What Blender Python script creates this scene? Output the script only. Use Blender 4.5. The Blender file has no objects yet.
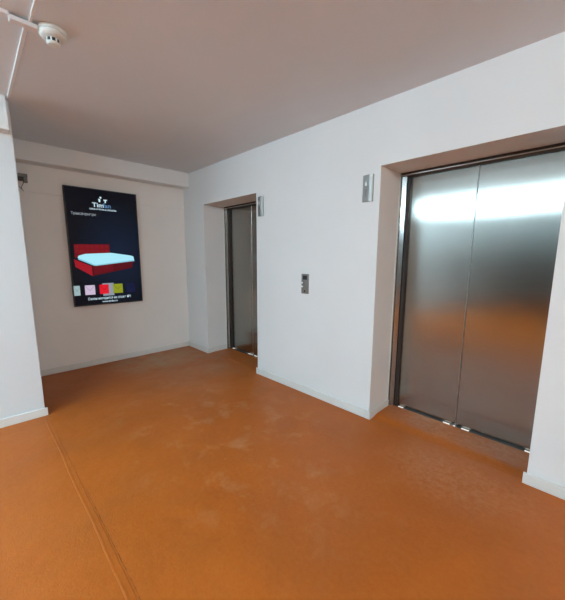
import bpy, bmesh, math, random
from mathutils import Vector, Matrix
random.seed(4)
S = bpy.context.scene
C = S.collection

# ------------------------------------------------------------------ camera
YAW, PITCH, ROLL = 0.7756, -0.1534, 0.0038
FPX = 314.49
PPY = 305.45
fw = Vector((-math.cos(YAW)*math.cos(PITCH), math.sin(YAW)*math.cos(PITCH), math.sin(PITCH)))
rt = Vector((math.sin(YAW), math.cos(YAW), 0))
up = rt.cross(fw)
rt, up = rt*math.cos(ROLL)+up*math.sin(ROLL), up*math.cos(ROLL)-rt*math.sin(ROLL)
cam_d = bpy.data.cameras.new('camera')
cam = bpy.data.objects.new('camera', cam_d)
C.objects.link(cam)
cam.matrix_world = Matrix(((rt.x, up.x, -fw.x, 4.8328), (rt.y, up.y, -fw.y, -2.5175), (rt.z, up.z, -fw.z, 1.5), (0, 0, 0, 1)))
cam_d.sensor_fit = 'VERTICAL'
cam_d.sensor_height = 24.0
cam_d.lens = 24.0*FPX/600.0
cam_d.shift_y = (PPY-300.0)/600.0
cam_d.clip_start = 0.02
S.camera = cam

# ------------------------------------------------------------------ world, exposure
w = bpy.data.worlds.new('world')
S.world = w
w.use_nodes = True
w.node_tree.nodes['Background'].inputs[0].default_value = (0.5, 0.6, 0.7, 1)
w.node_tree.nodes['Background'].inputs[1].default_value = 0.05
S.view_settings.view_transform = 'Standard'
S.view_settings.look = 'None'
S.view_settings.gamma = 1
S.view_settings.use_curve_mapping = False
S.view_settings.exposure = 0.0

# lamps: a row of surface mounted linear fittings plus one added fill lamp (x centre, y, length)
H = 2.7586
LAMP_COLOR = (0.58, 0.85, 1.0)
LAMP_GLOW = 130.0
FILL_COLOR, FILL_GLOW = (1.0, 0.95, 0.86), 95.0
LAMPS = [(x, -4.85) for x in (1.95, 3.25, 4.55)]+[(7.9, -2.4)]  # last entry is an added fill lamp that lightens the screen alcove

# ------------------------------------------------------------------ materials
def new_mat(name):
    m = bpy.data.materials.new(name); m.use_nodes = True
    return m, m.node_tree.nodes, m.node_tree.links, m.node_tree.nodes['Principled BSDF']
def simple(name, col, rough=0.5, metal=0.0, spec=0.5):
    m, n, l, b = new_mat(name)
    b.inputs['Base Color'].default_value = (*col, 1)
    b.inputs['Roughness'].default_value = rough
    b.inputs['Metallic'].default_value = metal
    b.inputs['Specular IOR Level'].default_value = spec
    return m
def glow(name, col, s=1.0):
    m, n, l, b = new_mat(name)
    b.inputs['Base Color'].default_value = (0.004, 0.004, 0.004, 1)
    b.inputs['Roughness'].default_value = 0.25
    b.inputs['Specular IOR Level'].default_value = 0.1
    b.inputs['Emission Color'].default_value = (*col, 1)
    b.inputs['Emission Strength'].default_value = s
    return m
def plaster(name, col, var=0.03, rough=0.75, bump=0.08, spec=0.3):
    m, n, l, b = new_mat(name)
    tc = n.new('ShaderNodeTexCoord')
    a = n.new('ShaderNodeTexNoise'); a.inputs['Scale'].default_value = 1.3; a.inputs['Detail'].default_value = 5
    r = n.new('ShaderNodeValToRGB')
    r.color_ramp.elements[0].position = 0.3; r.color_ramp.elements[1].position = 0.75
    r.color_ramp.elements[0].color = (*[c*(1-var) for c in col], 1)
    r.color_ramp.elements[1].color = (*[min(1, c*(1+var)) for c in col], 1)
    f = n.new('ShaderNodeTexNoise'); f.inputs['Scale'].default_value = 60; f.inputs['Detail'].default_value = 3
    f2 = n.new('ShaderNodeTexNoise'); f2.inputs['Scale'].default_value = 4; f2.inputs['Detail'].default_value = 3
    ad = n.new('ShaderNodeMath'); ad.operation = 'MULTIPLY_ADD'; ad.inputs[1].default_value = 3.0
    bp = n.new('ShaderNodeBump'); bp.inputs['Strength'].default_value = bump; bp.inputs['Distance'].default_value = 0.01
    for t in (a, f, f2): l.new(tc.outputs['Object'], t.inputs['Vector'])
    l.new(a.outputs['Fac'], r.inputs[0]); l.new(r.outputs[0], b.inputs['Base Color'])
    l.new(f2.outputs['Fac'], ad.inputs[0]); l.new(f.outputs['Fac'], ad.inputs[2])
    l.new(ad.outputs[0], bp.inputs['Height']); l.new(bp.outputs[0], b.inputs['Normal'])
    b.inputs['Roughness'].default_value = rough
    b.inputs['Specular IOR Level'].default_value = spec
    return m

M = {}
M['wall'] = plaster('white_wall_paint', (0.80, 0.80, 0.79), 0.02)
M['wall_grey'] = plaster('grey_wall_paint', (0.20, 0.20, 0.19), 0.03)
M['wall_lightened'] = plaster('lightened_warm_paint', (0.87, 0.845, 0.81), 0.02)  # warm white, lightened to make up for weak light in the alcove
M['wall_left'] = plaster('dimmed_wall_paint', (0.71, 0.74, 0.75), 0.02)  # white wall paint darkened to offset strong lamp light on the wall end
M['ceiling'] = plaster('white_ceiling_paint', (0.74, 0.79, 0.83), 0.02)
M['baseboard'] = plaster('baseboard_paint', (0.74, 0.74, 0.71), 0.08, rough=0.5)
M['concrete'] = simple('bare_concrete', (0.05, 0.035, 0.025), 0.9)
M['crack'] = simple('crack_dirt', (0.10, 0.035, 0.010), 0.9)
M['white_plastic'] = simple('white_plastic', (0.72, 0.74, 0.70), 0.4)
M['trunk'] = simple('trunking_plastic', (0.75, 0.73, 0.72), 0.4)
M['dark_plastic'] = simple('dark_plastic', (0.012, 0.012, 0.013), 0.35)
M['grey_plastic'] = simple('grey_plastic', (0.22, 0.21, 0.19), 0.5)
M['slot'] = simple('dark_slot', (0.03, 0.03, 0.035), 0.7)
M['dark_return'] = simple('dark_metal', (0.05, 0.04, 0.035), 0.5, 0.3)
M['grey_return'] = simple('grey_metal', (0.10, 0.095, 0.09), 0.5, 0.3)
M['shaft'] = simple('shaft_dark', (0.02, 0.018, 0.015), 0.9)
M['sill'] = simple('sill_metal', (0.10, 0.09, 0.08), 0.5, 0.6)
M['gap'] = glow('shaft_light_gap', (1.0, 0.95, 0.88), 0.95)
M['steel_ind'] = simple('indicator_steel', (0.46, 0.47, 0.46), 0.55, 1.0)
M['polished'] = simple('polished_steel', (0.7, 0.68, 0.66), 0.28, 1.0)
M['steel_small'] = simple('satin_steel', (0.62, 0.63, 0.62), 0.28, 1.0)
M['steel_dark'] = simple('satin_steel_dark', (0.36, 0.34, 0.32), 0.42, 1.0)
M['lamp_lit'] = glow('lit_white_lamp', (0.9, 1.0, 1.0), 1.2)
M['arrow_white'] = glow('lit_arrow', (0.9, 0.95, 0.95), 0.7)

def brushed(name, col, rough, aniso, tangent):
    m, n, l, b = new_mat(name)
    n.remove(b)
    g = n.new('ShaderNodeBsdfAnisotropic'); g.distribution = 'BECKMANN'
    g2 = n.new('ShaderNodeBsdfAnisotropic'); g2.distribution = 'BECKMANN'
    mx = n.new('ShaderNodeMixShader'); mx.inputs[0].default_value = 0.22
    l.new(g.outputs[0], mx.inputs[1]); l.new(g2.outputs[0], mx.inputs[2])
    l.new(mx.outputs[0], n['Material Output'].inputs['Surface'])
    tc = n.new('ShaderNodeTexCoord')
    mp = n.new('ShaderNodeMapping'); mp.inputs['Scale'].default_value = (160, 160, 1.2)
    nz = n.new('ShaderNodeTexNoise'); nz.inputs['Scale'].default_value = 1.5; nz.inputs['Detail'].default_value = 4
    l.new(tc.outputs['Object'], mp.inputs[0]); l.new(mp.outputs[0], nz.inputs['Vector'])
    r = n.new('ShaderNodeValToRGB')
    r.color_ramp.elements[0].color = (*[c*0.95 for c in col], 1)
    r.color_ramp.elements[1].color = (*[c*1.05 for c in col], 1)
    l.new(nz.outputs['Fac'], r.inputs[0]); l.new(r.outputs[0], g.inputs['Color']); l.new(r.outputs[0], g2.inputs['Color'])
    big = n.new('ShaderNodeTexNoise'); big.inputs['Scale'].default_value = 1.2
    l.new(tc.outputs['Object'], big.inputs['Vector'])
    mr = n.new('ShaderNodeMapRange'); mr.inputs['To Min'].default_value = rough*0.92; mr.inputs['To Max'].default_value = rough*1.08
    l.new(big.outputs['Fac'], mr.inputs[0]); l.new(mr.outputs[0], g.inputs['Roughness'])
    g.inputs['Anisotropy'].default_value = aniso
    g2.inputs['Anisotropy'].default_value = aniso*0.5
    g2.inputs['Roughness'].default_value = rough*1.6
    cx = n.new('ShaderNodeCombineXYZ')
    for i in range(3): cx.inputs[i].default_value = tangent[i]
    l.new(cx.outputs[0], g.inputs['Tangent']); l.new(cx.outputs[0], g2.inputs['Tangent'])
    return m
M['steel'] = brushed('brushed_steel', (0.36, 0.35, 0.32), 0.20, 0.55, (0, 0, 1))
M['steel_frame'] = brushed('brushed_steel_frame', (0.40, 0.39, 0.37), 0.26, 0.35, (0, 0, 1))

def floor_mat():
    m, n, l, b = new_mat('orange_floor_paint')
    tc = n.new('ShaderNodeTexCoord')
    def noise(scale, detail=4, rough=0.55, dist=0.0):
        t = n.new('ShaderNodeTexNoise'); t.inputs['Scale'].default_value = scale
        t.inputs['Detail'].default_value = detail; t.inputs['Roughness'].default_value = rough
        t.inputs['Distortion'].default_value = dist
        l.new(tc.outputs['Object'], t.inputs['Vector']); return t.outputs['Fac']
    def ramp(src, p0, p1, c0=(0, 0, 0), c1=(1, 1, 1)):
        r = n.new('ShaderNodeValToRGB')
        r.color_ramp.elements[0].position = p0; r.color_ramp.elements[1].position = p1
        r.color_ramp.elements[0].color = (*c0, 1); r.color_ramp.elements[1].color = (*c1, 1)
        l.new(src, r.inputs[0]); return r.outputs[0]
    def mul(a, bb):
        t = n.new('ShaderNodeMath'); t.operation = 'MULTIPLY'
        for i, v in enumerate((a, bb)):
            if isinstance(v, (int, float)): t.inputs[i].default_value = v
            else: l.new(v, t.inputs[i])
        return t.outputs[0]
    def mix(fac, c0, c1):
        t = n.new('ShaderNodeMix'); t.data_type = 'RGBA'
        l.new(fac, t.inputs[0])
        for i, v in ((6, c0), (7, c1)):
            if isinstance(v, tuple): t.inputs[i].default_value = (*v, 1)
            else: l.new(v, t.inputs[i])
        return t.outputs[2]
    def blob(x, y, rx, ry):                 # soft round spot of dust, wear or painted sheen
        mp = n.new('ShaderNodeMapping'); mp.vector_type = 'TEXTURE'
        mp.inputs['Location'].default_value = (x, y, 0); mp.inputs['Scale'].default_value = (rx, ry, 1)
        l.new(tc.outputs['Object'], mp.inputs[0])
        g = n.new('ShaderNodeTexGradient'); g.gradient_type = 'SPHERICAL'
        l.new(mp.outputs[0], g.inputs[0]); return ramp(g.outputs['Fac'], 0.0, 0.6)
    base = ramp(noise(0.9, 6, 0.6, 0.6), 0.3, 0.72, (0.345, 0.077, 0.004), (0.435, 0.103, 0.006))
    # pale dust scuffs where people walk
    sc = mul(ramp(noise(4.0, 6, 0.68, 0.25), 0.52, 0.78), blob(2.6, -1.05, 1.9, 1.0))
    col = mix(mul(sc, 0.52), base, (0.56, 0.33, 0.18))
    pk = mul(ramp(noise(2.2, 5, 0.6, 0.3), 0.4, 0.65), blob(0.75, -0.45, 1.5, 0.9))
    col = mix(mul(pk, 0.5), col, (0.42, 0.20, 0.10))
    gd = mul(ramp(noise(3.5, 5), 0.35, 0.65), blob(0.35, -0.75, 0.55, 0.75))
    col = mix(mul(gd, 0.6), col, (0.34, 0.31, 0.20))
    # grainy sheen painted in with some wear, before and inside the wide lift opening
    ax = n.new('ShaderNodeMath'); ax.operation = 'MAXIMUM'
    l.new(blob(4.08, 0.28, 0.80, 0.24), ax.inputs[0]); l.new(blob(4.25, -0.30, 0.55, 0.38), ax.inputs[1])
    wear_sheen = mul(ramp(noise(26, 6, 0.8), 0.40, 0.64), ax.outputs[0])
    wear_sheen = mul(wear_sheen, 1.0)
    col = mix(mul(wear_sheen, 0.34), col, (0.60, 0.33, 0.20))
    # fine grain, darker patches and small dark marks
    fine = ramp(noise(38, 5, 0.75), 0.35, 0.68)
    col = mix(mul(fine, 0.16), col, (0.62, 0.22, 0.05))
    lo = ramp(noise(1.9, 6, 0.65, 0.4), 0.45, 0.68)
    col = mix(mul(lo, 0.28), col, (0.27, 0.075, 0.012))
    dk = ramp(noise(13, 6, 0.7, 1.5), 0.70, 0.76)
    col = mix(mul(dk, 0.45), col, (0.16, 0.06, 0.02))
    l.new(col, b.inputs['Base Color'])
    mr = n.new('ShaderNodeMapRange'); mr.inputs['To Min'].default_value = 0.36; mr.inputs['To Max'].default_value = 0.56
    l.new(noise(3.0, 5), mr.inputs[0]); l.new(mr.outputs[0], b.inputs['Roughness'])
    b.inputs['Specular IOR Level'].default_value = 0.33
    b1 = n.new('ShaderNodeBump'); b1.inputs['Strength'].default_value = 0.55; b1.inputs['Distance'].default_value = 0.003
    l.new(noise(95, 3, 0.6), b1.inputs['Height'])
    b2 = n.new('ShaderNodeBump'); b2.inputs['Strength'].default_value = 0.5; b2.inputs['Distance'].default_value = 0.02
    l.new(noise(3.0, 3), b2.inputs['Height'])
    l.new(b1.outputs[0], b2.inputs['Normal']); l.new(b2.outputs[0], b.inputs['Normal'])
    return m
M['floor'] = floor_mat()

# ------------------------------------------------------------------ mesh helpers
def add_box(bm, x0, x1, y0, y1, z0, z1, bevel=0, seg=2):
    vs = [bm.verts.new(p) for p in ((x0,y0,z0),(x1,y0,z0),(x1,y1,z0),(x0,y1,z0),(x0,y0,z1),(x1,y0,z1),(x1,y1,z1),(x0,y1,z1))]
    fs = [bm.faces.new([vs[i] for i in f]) for f in ((3,2,1,0),(4,5,6,7),(0,1,5,4),(1,2,6,5),(2,3,7,6),(3,0,4,7))]
    if bevel:
        es = list({e for f in fs for e in f.edges})
        bmesh.ops.bevel(bm, geom=es, offset=bevel, segments=seg, affect='EDGES', profile=0.5)
def add_prism(bm, pts, axis, a, b):
    """closed outline pts extruded from a to b along axis ('x','y','z')"""
    def P(u, v, t): return {'x': (t, u, v), 'y': (u, t, v), 'z': (u, v, t)}[axis]
    A = [bm.verts.new(P(u, v, a)) for u, v in pts]; B = [bm.verts.new(P(u, v, b)) for u, v in pts]
    k = len(pts)
    bm.faces.new(A); bm.faces.new(B[::-1])
    for i in range(k): bm.faces.new([A[i], B[i], B[(i+1) % k], A[(i+1) % k]])
    bmesh.ops.recalc_face_normals(bm, faces=bm.faces)
def add_lathe(bm, prof, cx, cy, seg=40):
    rings = []
    for r, z in prof:
        if r == 0: rings.append([bm.verts.new((cx, cy, z))]*seg)
        else: rings.append([bm.verts.new((cx+r*math.cos(2*math.pi*i/seg), cy+r*math.sin(2*math.pi*i/seg), z)) for i in range(seg)])
    for a, b in zip(rings, rings[1:]):
        for i in range(seg):
            q = [a[i], a[(i+1) % seg], b[(i+1) % seg], b[i]]
            u = []
            for v in q:
                if v not in u: u.append(v)
            if len(u) > 2: bm.faces.new(u)
    bmesh.ops.recalc_face_normals(bm, faces=bm.faces)
def obj(name, bm, mat, parent=None, smooth=False):
    me = bpy.data.meshes.new(name); bm.to_mesh(me); bm.free()
    me.materials.append(mat)
    if smooth:
        for p in me.polygons: p.use_smooth = True
    o = bpy.data.objects.new(name, me); C.objects.link(o)
    if parent:
        o.parent = parent
        o.matrix_parent_inverse = Matrix.Translation(-parent.location)
    return o
def box(name, mat, dims, parent=None, bevel=0, seg=2):
    bm = bmesh.new(); add_box(bm, *dims, bevel=bevel, seg=seg)
    return obj(name, bm, mat, parent)
def tag(o, label=None, cat=None, kind=None, group=None):
    if label: o['label'] = label
    if cat: o['category'] = cat
    if kind: o['kind'] = kind
    if group: o['group'] = group
    return o
def empty(name, loc):
    o = bpy.data.objects.new(name, None); o.location = loc; o.empty_display_size = 0.1
    C.objects.link(o); return o
def tube(name, pts, r, mat, parent=None):
    cu = bpy.data.curves.new(name, 'CURVE'); cu.dimensions = '3D'; cu.bevel_depth = r; cu.bevel_resolution = 3
    sp = cu.splines.new('NURBS'); sp.points.add(len(pts)-1); sp.order_u = 3; sp.use_endpoint_u = True
    for p, q in zip(sp.points, pts): p.co = (*q, 1)
    t = bpy.data.objects.new('tmp', cu); C.objects.link(t)
    bpy.context.view_layer.update()
    me = bpy.data.meshes.new_from_object(t.evaluated_get(bpy.context.evaluated_depsgraph_get()))
    bpy.data.objects.remove(t); bpy.data.curves.remove(cu)
    me.name = name; me.materials.clear(); me.materials.append(mat)
    for p in me.polygons: p.use_smooth = True
    o = bpy.data.objects.new(name, me); C.objects.link(o)
    if parent:
        o.parent = parent; o.matrix_parent_inverse = Matrix.Translation(-parent.location)
    return o

# ------------------------------------------------------------------ the room
D = 0.355                     # depth of the lift recesses
T = 2.2535                    # height of the recesses
X1, X2, X3, X4 = 0.602, 1.811, 3.432, 4.6166
XE, YE = 8.6, -11.5            # far ends of the lobby behind the camera
XP, YP = 1.2488, -2.163       # corner of the left wall
K = 'structure'

tag(box('floor', M['floor'], (-0.3, XE+0.2, YE-0.2, 1.0, -0.2, 0)), 'orange painted concrete floor of the lift lobby', 'floor', K)
tag(box('ceiling', M['ceiling'], (-0.3, XE+0.2, YE-0.2, 1.0, H, H+0.2)), 'flat white painted ceiling tinted by the orange floor', 'ceiling', K)

bm = bmesh.new()
for a, b in ((-0.3, X1), (X2, X3)): add_box(bm, a, b, 0, 0.52, 0, H)
add_box(bm, X4, XE+0.2, 0, D-0.006, 0, H); add_box(bm, 4.68, XE+0.2, D-0.006, 0.52, 0, H)
for a, b in ((X1, X2), (X3, X4)): add_box(bm, a, b, 0, 0.52, T, H)
add_box(bm, X4, 4.68, D-0.006, 0.52, T, H)
add_box(bm, -0.3, XE+0.2, 0.60, 0.75, 0, H)
tag(obj('wall_right', bm, M['wall']), 'white wall with the two recessed lift openings', 'wall', K)

bm = bmesh.new()
add_box(bm, -0.3, 0, YP, 0, 0, H)
add_prism(bm, [(0, 2.236), (0.007, 2.240), (0.007, H), (0, H)], 'y', YP, 0)
tag(obj('wall_back', bm, M['wall_lightened']), 'white wall behind the lit advertising screen', 'wall', K)

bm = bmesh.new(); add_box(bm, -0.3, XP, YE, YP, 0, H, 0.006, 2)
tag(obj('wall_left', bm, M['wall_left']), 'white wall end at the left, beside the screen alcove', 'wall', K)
tag(box('wall_far', M['wall_grey'], (XP, XE+0.2, YE-0.2, YE, 0, H)), 'plain wall at the far side of the lobby, behind the camera', 'wall', K)
tag(box('wall_front', M['wall'], (XE, XE+0.2, YE, 0, 0, H)), 'white wall at the end of the lobby, behind the camera', 'wall', K)

# ceiling beams
bm = bmesh.new(); add_box(bm, 0.007, 0.198, YP, 0, 2.551, H, 0.004, 2)
tag(obj('trim_1', bm, M['wall']), 'shallow ceiling beam running above the advertising screen', 'beam', K)
bm = bmesh.new(); add_prism(bm, [(0.95, 2.497), (XP+0.115, 2.497), (XP+0.085, H), (0.95, H)], 'y', YE, YP-0.028)
tag(obj('trim_2', bm, M['wall']), 'beam end on top of the left wall, standing slightly proud', 'beam', K)

# baseboards, a hair off the plaster so the gap along the top reads dark
BH, BT, BG = 0.078, 0.020, 0.006
def baseboard(name, runs, label):
    bm = bmesh.new()
    for (x0, x1, y0, y1) in runs: add_box(bm, x0, x1, y0, y1, 0, BH, 0.003, 2)
    return tag(obj(name, bm, M['baseboard']), label, 'baseboard', K)
baseboard('baseboard_back', [(BG, BT, YP, -BG)], 'white baseboard under the advertising screen')
baseboard('baseboard_right', [(BT, X1+BT-0.002, -BT, -BG), (X1+BG, X1+BT, -BT, D-0.02)], 'short white baseboard left of the narrow lift')
baseboard('baseboard_right', [(X2-0.012, X3+BT-0.002, -BT, -BG), (X3+BG, X3+BT, -BT, D-0.012)], 'long white baseboard between the two lifts')
baseboard('baseboard_right', [(X4-0.018, XE, -BT, -BG)], 'white baseboard right of the wide lift')
baseboard('baseboard_left', [(XP+BG, XP+BT, YE, YP+0.018)], 'white baseboard under the left wall end')
baseboard('baseboard_far', [(XP+BT, XE, YE+BG, YE+BT)], 'white baseboard of the wall behind the camera')

# raised threshold of painted screed in each recess
def threshold(name, x0, x1, yf, h, slope, label):
    bm = bmesh.new()
    n = 24; rows = []
    for i in range(n+1):
        x = x0+(x1-x0)*i/n
        j = 0.006*math.sin(i*1.7)+0.004*math.sin(i*3.1)
        ys = [yf+j-0.01, yf+j, yf+slope*0.35+j, yf+slope*0.8+j, yf+slope*1.15+j, D+0.03]
        zs = [-0.01, 0.0005, h*0.28, h*0.85, h, h*1.02]
        rows.append([bm.verts.new((x, y, z)) for y, z in zip(ys, zs)]+[bm.verts.new((x, D+0.03, -0.01))])
    for a, b in zip(rows, rows[1:]):
        for k in range(6): bm.faces.new([a[k], b[k], b[k+1], a[k+1]])
    bm.faces.new(rows[0]); bm.faces.new(rows[-1][::-1])
    bmesh.ops.recalc_face_normals(bm, faces=bm.faces)
    return tag(obj(name, bm, M['floor']), label, 'threshold', K)
threshold('trim_3', X3+BT, X4, 0.02, 0.020, 0.09, 'raised orange threshold in front of the wide lift door')
threshold('trim_4', X1+BT, X2, 0.03, 0.006, 0.05, 'low orange threshold in front of the narrow lift door')

# painted-over joint strip across the floor
bm = bmesh.new()
n = 160; rows = []
for i in range(n+1):
    x = XP+0.10+(7.9-XP)*i/n
    j = 0.0025*math.sin(x*7)+random.uniform(-0.0012, 0.0012)
    k = random.uniform(-0.0015, 0.0015)
    pr = [(-2.186+j, -0.002), (-2.184+j, 0.0034), (-2.178+j, 0.0046), (-2.168+j, 0.0030), (-2.149+k, 0.0026), (-2.146+k, -0.002)]
    rows.append([bm.verts.new((x, y, z)) for y, z in pr])
for a, b in zip(rows, rows[1:]):
    for k in range(5): bm.faces.new([a[k], b[k], b[k+1], a[k+1]])
bmesh.ops.recalc_face_normals(bm, faces=bm.faces)
tag(obj('trim_5', bm, M['floor']), 'painted-over joint strip running along the orange floor', 'floor joint', K)
bm = bmesh.new()
prev = None
x = 2.62
while x < 7.5:
    wv = random.choice((0.0004, 0.0006, 0.0010, 0.0015))*(1 if x > 2.9 else 0.8); y = -2.139+random.uniform(-0.0018, 0.0018)
    cur = (bm.verts.new((x, y-wv, 0.0006)), bm.verts.new((x, y+wv, 0.0006)))
    if prev: bm.faces.new((prev[0], cur[0], cur[1], prev[1]))
    prev = cur; x += random.uniform(0.006, 0.02)
tag(obj('trim_6', bm, M['crack']), 'thin dark crack running beside the floor joint', 'crack', K)

# ------------------------------------------------------------------ lift doors
def lift(name, x0, x1, seam, label):
    root = empty(name, ((x0+x1)/2, D, 0))
    tag(root, label, 'elevator door', K)
    jw, rw = 0.066, 0.088
    # frame: two folded jambs and a header
    bm = bmesh.new()
    for s, xe in ((1, x0), (-1, x1)):
        pts = [(xe, D-0.004), (xe+s*0.012, D-0.004), (xe+s*0.016, D+0.010), (xe+s*(jw-0.012), D+0.020), (xe+s*(jw-0.010), D+0.060), (xe, D+0.060)]
        add_prism(bm, pts, 'z', 0, T)
    o = obj('jamb', bm, M['steel_frame'], root)
    bm = bmesh.new()
    for s, xe in ((1, x0), (-1, x1)):
        a, b = sorted((xe+s*(jw-0.0098), xe+s*(rw-0.0085)))
        add_box(bm, a, b, D+0.040, D+0.066, 0.015, T-0.035)
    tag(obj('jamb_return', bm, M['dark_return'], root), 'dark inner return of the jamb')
    bm = bmesh.new()
    for s, xe in ((1, x0), (-1, x1)):
        a, b = sorted((xe, xe+s*0.008)); add_box(bm, a, b, D-0.011, D-0.003, 0, T)
    tag(obj('sealant', bm, M['white_plastic'], root), 'thin white sealant line along the jamb')
    bm = bmesh.new()
    add_box(bm, x0+0.002, x1-0.002, D-0.002, D+0.006, T-0.022, T-0.001)
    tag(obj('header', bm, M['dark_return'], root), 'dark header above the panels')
    bm = bmesh.new()
    add_prism(bm, [(D-0.0100, T-0.0222), (D-0.0093, T-0.0275), (D+0.004, T-0.0275), (D+0.004, T-0.0222)], 'x', x0+0.004, x1-0.004)
    tag(obj('header_lip', bm, M['polished'], root), 'bright lower lip of the header')
    bm = bmesh.new()
    add_prism(bm, [(D+0.006, T-0.001), (D+0.008, T-0.022), (D+0.062, T-0.034), (D+0.062, T-0.001)], 'x', x0+0.002, x1-0.002)
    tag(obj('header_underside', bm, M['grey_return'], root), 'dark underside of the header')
    # panels
    for a, b, w_ in ((x0+rw-0.016, seam-0.0012, 'left'), (seam+0.0032, x1-rw+0.016, 'right')):
        bm = bmesh.new()
        add_box(bm, a, b, D+0.068, D+0.100, 0.020, T-0.012, 0.003, 3)
        p = obj('door_panel', bm, M['steel'], root)
        tag(p, '%s door panel' % w_)
    bm = bmesh.new()  # half-round strip added so the seam catches a lamp highlight
    add_prism(bm, [(seam-0.0012+0.0035*math.cos(math.pi*k/8), D+0.070-0.0045*math.sin(math.pi*k/8)) for k in range(9)], 'z', 0.022, T-0.036)
    tag(obj('seam_glint_strip', bm, M['steel_small'], root), 'rounded strip added where the panels meet to catch the lamp light')
    # bright gaps where light from the shaft leaks out along the sill
    s = box('sill', M['sill'], (x0+0.012, x1-0.012, D+0.032, D+0.13, 0, 0.0145), root)
    tag(s, 'dark metal sill')
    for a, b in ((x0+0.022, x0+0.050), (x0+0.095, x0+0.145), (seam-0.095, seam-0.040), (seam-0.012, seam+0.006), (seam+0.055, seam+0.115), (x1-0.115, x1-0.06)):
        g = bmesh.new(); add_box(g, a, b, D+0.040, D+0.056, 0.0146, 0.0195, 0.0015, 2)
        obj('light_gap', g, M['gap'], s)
    bm = bmesh.new(); add_box(bm, x0+0.002, x1-0.002, D+0.135, D+0.145, 0, T)
    tag(obj('shaft_liner', bm, M['shaft'], root), 'dark lining behind the panels')
    return root
lift('door_1', X1, X2, 1.195, 'narrow brushed steel lift door in the recess nearest the screen')
lift('door_2', X3, 4.665, 4.047, 'wide brushed steel two-panel lift door at the right')

# ------------------------------------------------------------------ floor indicators and call plate
def indicator(x0, x1, z0, z1, label):
    root = empty('floor_indicator', ((x0+x1)/2, 0, z0))
    tag(root, label, 'indicator', None, 'steel floor indicators beside the lifts')
    bm = bmesh.new()
    w_ = x1-x0
    add_prism(bm, [(x0, 0), (x0, -0.008), (x0+0.004, -0.012), (x0+w_*0.72, -0.026), (x1-0.006, -0.020), (x1, -0.014), (x1, 0)], 'z', z0, z1)
    es = [e for e in bm.edges if abs(e.verts[0].co.z-e.verts[1].co.z) < 1e-5 and min(e.verts[0].co.y, e.verts[1].co.y) < -0.004]
    bmesh.ops.bevel(bm, geom=es, offset=0.002, segments=2, affect='EDGES')
    obj('casing', bm, M['steel_ind'], root)
    h = z1-z0
    def face_y(x):
        return -0.012-0.014*(x-x0-0.004)/(w_*0.72-0.004)
    def glyph(pts, zc, mat, nm):
        g = bmesh.new()
        v = [g.verts.new((x0+w_*0.36+u, face_y(x0+w_*0.36+u)-0.0012, zc+t)) for u, t in pts]
        v2 = [g.verts.new((x0+w_*0.36+u, face_y(x0+w_*0.36+u)+0.001, zc+t)) for u, t in pts]
        g.faces.new(v); g.faces.new(v2[::-1])
        for i in range(len(v)): g.faces.new([v[i], v2[i], v2[(i+1) % len(v)], v[(i+1) % len(v)]])
        bmesh.ops.recalc_face_normals(g, faces=g.faces)
        return obj(nm, g, mat, root)
    tag(glyph([(-0.011, -0.022), (0.011, -0.022), (0.006, 0.004), (0, 0.022), (-0.006, 0.004)], z0+h*0.70, M['arrow_white'], 'up_arrow'), 'pale up arrow')
    tag(glyph([(-0.014, 0.03), (-0.004, 0.03), (0.0, -0.005), (0.004, 0.03), (0.014, 0.03), (0.004, -0.035), (-0.004, -0.035)], z0+h*0.34, M['steel_dark'], 'down_arrow'), 'grey down arrow')
indicator(3.270, 3.371, 1.975, 2.198, 'steel floor indicator with up arrow beside the wide lift')
indicator(1.847, 1.946, 1.975, 2.200, 'steel floor indicator beside the narrow lift')

root = empty('call_plate', (2.615, 0, 1.112))
tag(root, 'brushed steel lift call plate with two lit buttons, on the wall between the lifts', 'call button plate')
bm = bmesh.new(); add_box(bm, 2.564, 2.664, -0.012, 0, 1.112, 1.322, 0.003, 2); obj('plate', bm, M['steel_dark'], root)
for z in (1.228, 1.188):
    bm = bmesh.new(); add_lathe(bm, [(0, 0.014), (0.013, 0.014), (0.015, 0.012), (0.015, 0)], 0, 0, 24)
    bmesh.ops.transform(bm, matrix=Matrix.Translation((2.588, -0.011, z)) @ Matrix.Rotation(math.pi/2, 4, 'X'), verts=bm.verts)
    bt = obj('button', bm, M['steel_dark'], root)
    bm = bmesh.new(); add_lathe(bm, [(0, 0.0155), (0.0075, 0.015), (0.0075, 0.012)], 0, 0, 20)
    bmesh.ops.transform(bm, matrix=Matrix.Translation((2.588, -0.011, z)) @ Matrix.Rotation(math.pi/2, 4, 'X'), verts=bm.verts)
    tag(obj('button_light', bm, M['lamp_lit'], bt), 'lit white button light')
bm = bmesh.new(); add_box(bm, 2.585, 2.643, -0.0135, -0.011, 1.262, 1.304, 0.001, 1)
tag(obj('display_window', bm, M['slot'], root), 'dark display window')
bm = bmesh.new(); add_lathe(bm, [(0, 0.004), (0.009, 0.004), (0.010, 0.0)], 0, 0, 20)
bmesh.ops.transform(bm, matrix=Matrix.Translation((2.614, -0.011, 1.140)) @ Matrix.Rotation(math.pi/2, 4, 'X'), verts=bm.verts)
tag(obj('key_switch', bm, M['slot'], root), 'round key switch')

# ------------------------------------------------------------------ advertising screen
TY0, TY1, TZ0, TZ1, TX = -1.6225, -0.753, 0.8435, 2.3657, 0.062
root = empty('advertising_screen', (0.03, (TY0+TY1)/2, TZ0))
tag(root, 'tall black wall screen showing an advert with a red bed', 'screen')
bm = bmesh.new(); add_box(bm, 0.024, TX-0.001, TY0, TY1, TZ0, TZ1, 0.003, 2)
obj('bezel', bm, M['dark_plastic'], root)
box('wall_bracket', M['dark_plastic'], (0.0075, 0.026, -1.40, -0.98, 1.25, 1.95), root)

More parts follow.
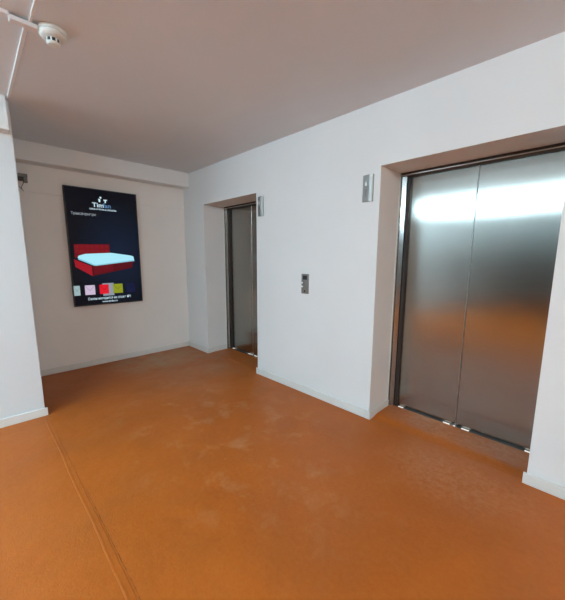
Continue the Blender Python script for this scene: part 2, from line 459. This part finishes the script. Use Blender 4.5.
def screen_bg():
    m, n, l, b = new_mat('screen_picture')
    tc = n.new('ShaderNodeTexCoord')
    mp = n.new('ShaderNodeMapping'); mp.vector_type = 'TEXTURE'
    mp.inputs['Location'].default_value = (TX, -1.05, 1.5); mp.inputs['Scale'].default_value = (1, 0.55, 0.75)
    g = n.new('ShaderNodeTexGradient'); g.gradient_type = 'SPHERICAL'
    r = n.new('ShaderNodeValToRGB')
    r.color_ramp.elements[0].color = (0.0025, 0.003, 0.006, 1); r.color_ramp.elements[1].color = (0.006, 0.013, 0.035, 1)
    l.new(tc.outputs['Object'], mp.inputs[0]); l.new(mp.outputs[0], g.inputs[0]); l.new(g.outputs['Fac'], r.inputs[0])
    l.new(r.outputs[0], b.inputs['Emission Color']); b.inputs['Emission Strength'].default_value = 1
    b.inputs['Base Color'].default_value = (0.003, 0.003, 0.004, 1); b.inputs['Roughness'].default_value = 0.2; b.inputs['Specular IOR Level'].default_value = 0.12
    return m
W_, HH = TY1-TY0, TZ1-TZ0
pic = box('display_panel', screen_bg(), (TX-0.002, TX, TY0+0.012, TY1-0.012, TZ0+0.014, TZ1-0.012), root)
tag(pic, 'lit display with the advert picture')
def uv(u, v): return (TY0+u*W_, TZ1-v*HH)          # u to the right, v downwards, both 0..1 on the screen
def shape(name, polys, mat, layer, label=None):
    bm = bmesh.new()
    for pts in polys:
        f = [uv(u, v) for u, v in pts]
        x = TX+0.0003*layer
        A = [bm.verts.new((x, y, z)) for y, z in f]
        fc = bm.faces.new(A)
        if fc.normal.x < 0: fc.normal_flip()
    bm.normal_update()
    for fc in bm.faces:
        if fc.normal.x < 0: fc.normal_flip()
    o = obj(name, bm, mat, pic)
    if label: o['label'] = label
    return o
red_d = glow('bed_red_dark', (0.090, 0.004, 0.008)); red_m = glow('bed_red', (0.20, 0.006, 0.012)); red_b = glow('bed_red_bright', (0.34, 0.008, 0.018))
bed = shape('bed_picture', [[(0.065, 0.471), (0.541, 0.464), (0.541, 0.56), (0.065, 0.585)]], glow('bed_head', (0.15, 0.005, 0.010)), 1, 'red bed in the advert')
tuft = []
for i in range(7):
    for j in range(2):
        u = 0.075+i*0.066; v = 0.476-i*0.0009+j*0.038
        tuft.append([(u, v), (u+0.058, v-0.0005), (u+0.058, v+0.031), (u, v+0.031)])
shape('bed_headboard_tufts', tuft, red_m, 2)
shape('bed_side', [[(0.050, 0.595), (0.27, 0.655), (0.275, 0.742), (0.062, 0.660)]], red_b, 2)
shape('bed_foot', [[(0.27, 0.655), (0.885, 0.615), (0.860, 0.675), (0.275, 0.742)]], red_d, 2)
shape('bed_foot_highlight', [[(0.30, 0.662), (0.58, 0.642), (0.57, 0.700), (0.30, 0.728)]], glow('bed_red_mid', (0.13, 0.004, 0.010)), 2.5)
shape('bed_mattress', [[(0.100, 0.580), (0.115, 0.565), (0.20, 0.550), (0.56, 0.539), (0.85, 0.562), (0.893, 0.572), (0.902, 0.612), (0.60, 0.632), (0.335, 0.652), (0.30, 0.648), (0.106, 0.596)]],
      glow('mattress_white', (0.40, 0.82, 0.95), 1.0), 3)
shape('bed_mattress_edge', [[(0.102, 0.583), (0.106, 0.598), (0.30, 0.650), (0.335, 0.653), (0.902, 0.613), (0.900, 0.602), (0.335, 0.643), (0.31, 0.640)]],
      glow('mattress_edge', (0.26, 0.60, 0.75), 1.0), 4)
sw = [('fabric_swatch', 0.012, 0.092, (0.33, 0.46, 0.48), 'grey fabric swatch'), ('fabric_swatch', 0.156, 0.292, (0.58, 0.48, 0.64), 'pale pink fabric swatch'),
      ('fabric_swatch', 0.354, 0.485, (0.72, 0.010, 0.025), 'bright red fabric swatch'), ('fabric_swatch', 0.548, 0.692, (0.27, 0.31, 0.015), 'olive fabric swatch'),
      ('fabric_swatch', 0.75, 0.882, (0.006, 0.009, 0.045), 'dark blue fabric swatch')]
shape('swatch_highlight', [[(0.398, 0.809), (0.56, 0.809), (0.56, 0.922), (0.398, 0.922)]], glow('swatch_grey', (0.26, 0.30, 0.36)), 1)
for nm, a, b_, c, lb in sw:
    v0, v1 = 0.820, 0.904
    s = shape(nm, [[(a, v0), (b_, v0), (b_, v1), (a, v1)]], glow('swatch_colour', c), 2, lb)
    mu = (a+b_)/2
    shape('swatch_fold', [[(a, v0), (mu, v0+0.042), (b_, v0), (b_, v0+0.006), (mu, v0+0.052), (a, v0+0.008)]], glow('swatch_fold', tuple(k*0.7 for k in c)), 3)

def text(name, body, u, v, size, mat, align='LEFT', stretch=1.0):
    cu = bpy.data.curves.new(name, 'FONT'); cu.body = body; cu.size = size; cu.align_x = align
    cu.extrude = 0.0004; cu.offset = 0.0012 if size > 0.06 else 0.0004
    t = bpy.data.objects.new('tmp', cu); C.objects.link(t)
    bpy.context.view_layer.update()
    me = bpy.data.meshes.new_from_object(t.evaluated_get(bpy.context.evaluated_depsgraph_get()))
    bpy.data.objects.remove(t); bpy.data.curves.remove(cu)
    y, z = uv(u, v)
    me.transform(Matrix(((0, 0, 1, TX+0.0012), (stretch, 0, 0, y), (0, 1, 0, z), (0, 0, 0, 1))))
    me.name = name; me.materials.clear(); me.materials.append(mat)
    o = bpy.data.objects.new(name, me); C.objects.link(o)
    o.parent = pic; o.matrix_parent_inverse = pic.matrix_world.inverted() if False else Matrix()
    return o
white = glow('screen_white', (0.62, 0.80, 0.90), 1.0); white2 = glow('screen_white_dim', (0.30, 0.34, 0.38), 1.0)
blue = glow('screen_blue', (0.10, 0.22, 0.42), 1.0)
PICFIX = []
PICFIX.append(text('logo_text', 'Tim', 0.350, 0.150, 0.078, white, stretch=1.10))
PICFIX.append(text('logo_text', 'fan', 0.492, 0.150, 0.078, blue, stretch=1.10))
PICFIX.append(text('tagline_text', 'салон мебели и матрасов', 0.494, 0.174, 0.032, white, 'CENTER', 0.80))
PICFIX.append(text('title_text', 'Трансформеры', 0.066, 0.226, 0.047, white2, 'LEFT', 0.80))
PICFIX.append(text('footer_text', 'Салон находится на этаже №1', 0.50, 0.951, 0.046, white, 'CENTER', 0.80))
PICFIX.append(text('footer_text', 'www.timfan.ru', 0.49, 0.980, 0.038, white, 'CENTER', 0.85))
for o in PICFIX:
    if o: o.matrix_parent_inverse = Matrix()
# the two little figures over the logo
def ell(cu_, cv, ru, rv, k=14): return [(cu_+ru*math.cos(2*math.pi*i/k), cv+rv*math.sin(2*math.pi*i/k)) for i in range(k)]
shape('logo_figures', [ell(0.470, 0.068, 0.014, 0.008), [(0.436, 0.080), (0.466, 0.080), (0.464, 0.106), (0.444, 0.106)],
                       [(0.506, 0.082), (0.560, 0.080), (0.556, 0.088), (0.542, 0.090), (0.540, 0.109), (0.524, 0.109), (0.522, 0.091), (0.508, 0.089)]], white, 2)

# ------------------------------------------------------------------ cable box on the back wall
root = empty('cable_box', (0.04, -2.03, 2.345))
tag(root, 'small dark junction box with loose wires high on the back wall', 'junction box')
bm = bmesh.new(); add_box(bm, 0.007, 0.062, -2.13, -1.955, 2.395, 2.43, 0.004, 2)
obj('cover', bm, M['grey_plastic'], root)
bm = bmesh.new(); add_box(bm, 0.007, 0.048, -2.13, -1.99, 2.352, 2.395, 0.003, 2); obj('body', bm, M['dark_plastic'], root)
bm = bmesh.new(); add_box(bm, 0.007, 0.050, -1.99, -1.957, 2.335, 2.395, 0.003, 2); tag(obj('end_cap', bm, M['grey_plastic'], root), 'grey end cap')
tube('wire', [(0.03, -1.995, 2.36), (0.035, -1.992, 2.33), (0.03, -2.012, 2.30), (0.02, -2.022, 2.265), (0.02, -2.004, 2.245)], 0.0032, M['dark_plastic'], root)
tube('wire', [(0.03, -2.10, 2.36), (0.03, -2.07, 2.32), (0.025, -2.035, 2.285), (0.02, -2.018, 2.262), (0.02, -2.000, 2.24)], 0.0028, M['dark_plastic'], root)

# ------------------------------------------------------------------ cable trunking and smoke detector
cz = H
root = empty('cable_trunking', (XP+0.05, -2.165, cz))
box('channel', M['trunk'], (XP+0.088, 2.474, -2.178, -2.156, cz-0.013, cz), root, 0.002)
box('channel', M['trunk'], (2.474, 7.6, -2.162, -2.148, cz-0.012, cz), root, 0.002)
tag(root, 'thin white cable trunking along the ceiling from the left wall beam', 'cable trunking')
root = empty('cable_trunking', (2.50, -2.6, cz))
tag(root, 'white cable trunking crossing the ceiling to the smoke detector', 'cable trunking')
box('channel', M['trunk'], (2.480, 2.512, -7.6, -2.245, cz-0.018, cz), root, 0.002)
box('crossing_cover', M['trunk'], (2.474, 2.518, -2.245, -2.128, cz-0.036, cz-0.0132), root, 0.003)
tube('cable', [(2.497, -2.133, cz-0.02), (2.499, -2.13, cz-0.017), (2.501, -2.118, cz-0.014)], 0.010, M['trunk'], root)

cx, cy = 2.500, -2.056
root = empty('smoke_detector', (cx, cy, cz))
tag(root, 'round white smoke detector on the ceiling', 'smoke detector')
bm = bmesh.new(); add_lathe(bm, [(0, cz), (0.064, cz), (0.068, cz-0.003), (0.068, cz-0.018), (0.063, cz-0.021), (0, cz-0.021)], cx, cy)
obj('base', bm, M['white_plastic'], root)
bm = bmesh.new(); add_lathe(bm, [(0, cz-0.021), (0.064, cz-0.0215), (0.0665, cz-0.025), (0.0655, cz-0.033), (0.058, cz-0.043), (0.042, cz-0.049), (0, cz-0.049)], cx, cy)
head = obj('head', bm, M['white_plastic'], root, True)
bm = bmesh.new(); add_lathe(bm, [(0, cz-0.049), (0.029, cz-0.049), (0.029, cz-0.068), (0, cz-0.068)], cx, cy); obj('sensor_mesh', bm, M['slot'], head)
bm = bmesh.new()
for i in range(8):
    c0 = Matrix.Translation((cx, cy, 0)) @ Matrix.Rotation(2*math.pi*i/8+0.3, 4, 'Z')
    s = bmesh.new(); add_box(s, 0.0285, 0.034, -0.0032, 0.0032, cz-0.070, cz-0.048)
    bmesh.ops.transform(s, matrix=c0, verts=s.verts)
    me = bpy.data.meshes.new('t'); s.to_mesh(me); s.free(); bm.from_mesh(me); bpy.data.meshes.remove(me)
obj('cage_ribs', bm, M['white_plastic'], head)
bm = bmesh.new(); add_lathe(bm, [(0, cz-0.068), (0.034, cz-0.068), (0.034, cz-0.072), (0.027, cz-0.078), (0, cz-0.080)], cx, cy)
obj('cap', bm, M['white_plastic'], head)

# ------------------------------------------------------------------ ceiling lamp housings and the added fill lamp (behind the camera)
ORD = ['nearest the left wall', 'the middle one of the row', 'farthest from the left wall']
for i, (x, y) in enumerate(LAMPS):
    side = i == 3
    r = empty('ceiling_lamp', (x, y, H))
    if side: tag(r, 'added warm fill lamp across the lobby end, near the lift wall', 'ceiling lamp')
    else: tag(r, 'white linear ceiling lamp behind the camera, '+ORD[i], 'ceiling lamp', None, 'linear ceiling lamps')
    lx, ly = (0.08, 0.62) if side else (0.62, 0.08)
    box('housing', M['white_plastic'], (x-lx, x+lx, y-ly, y+ly, H-0.055, H), r, 0.004)
    bm = bmesh.new()
    c = x if side else y
    pts = [(c+0.078*math.cos(math.pi*k/12), H-0.055-0.075*math.sin(math.pi*k/12)) for k in range(13)]
    if side: add_prism(bm, pts, 'y', y-0.60, y+0.60)
    else: add_prism(bm, pts, 'x', x-0.60, x+0.60)
    tag(obj('diffuser', bm, glow('lamp_diffuser', FILL_COLOR if side else LAMP_COLOR, FILL_GLOW if side else LAMP_GLOW), r), 'lit white diffuser')
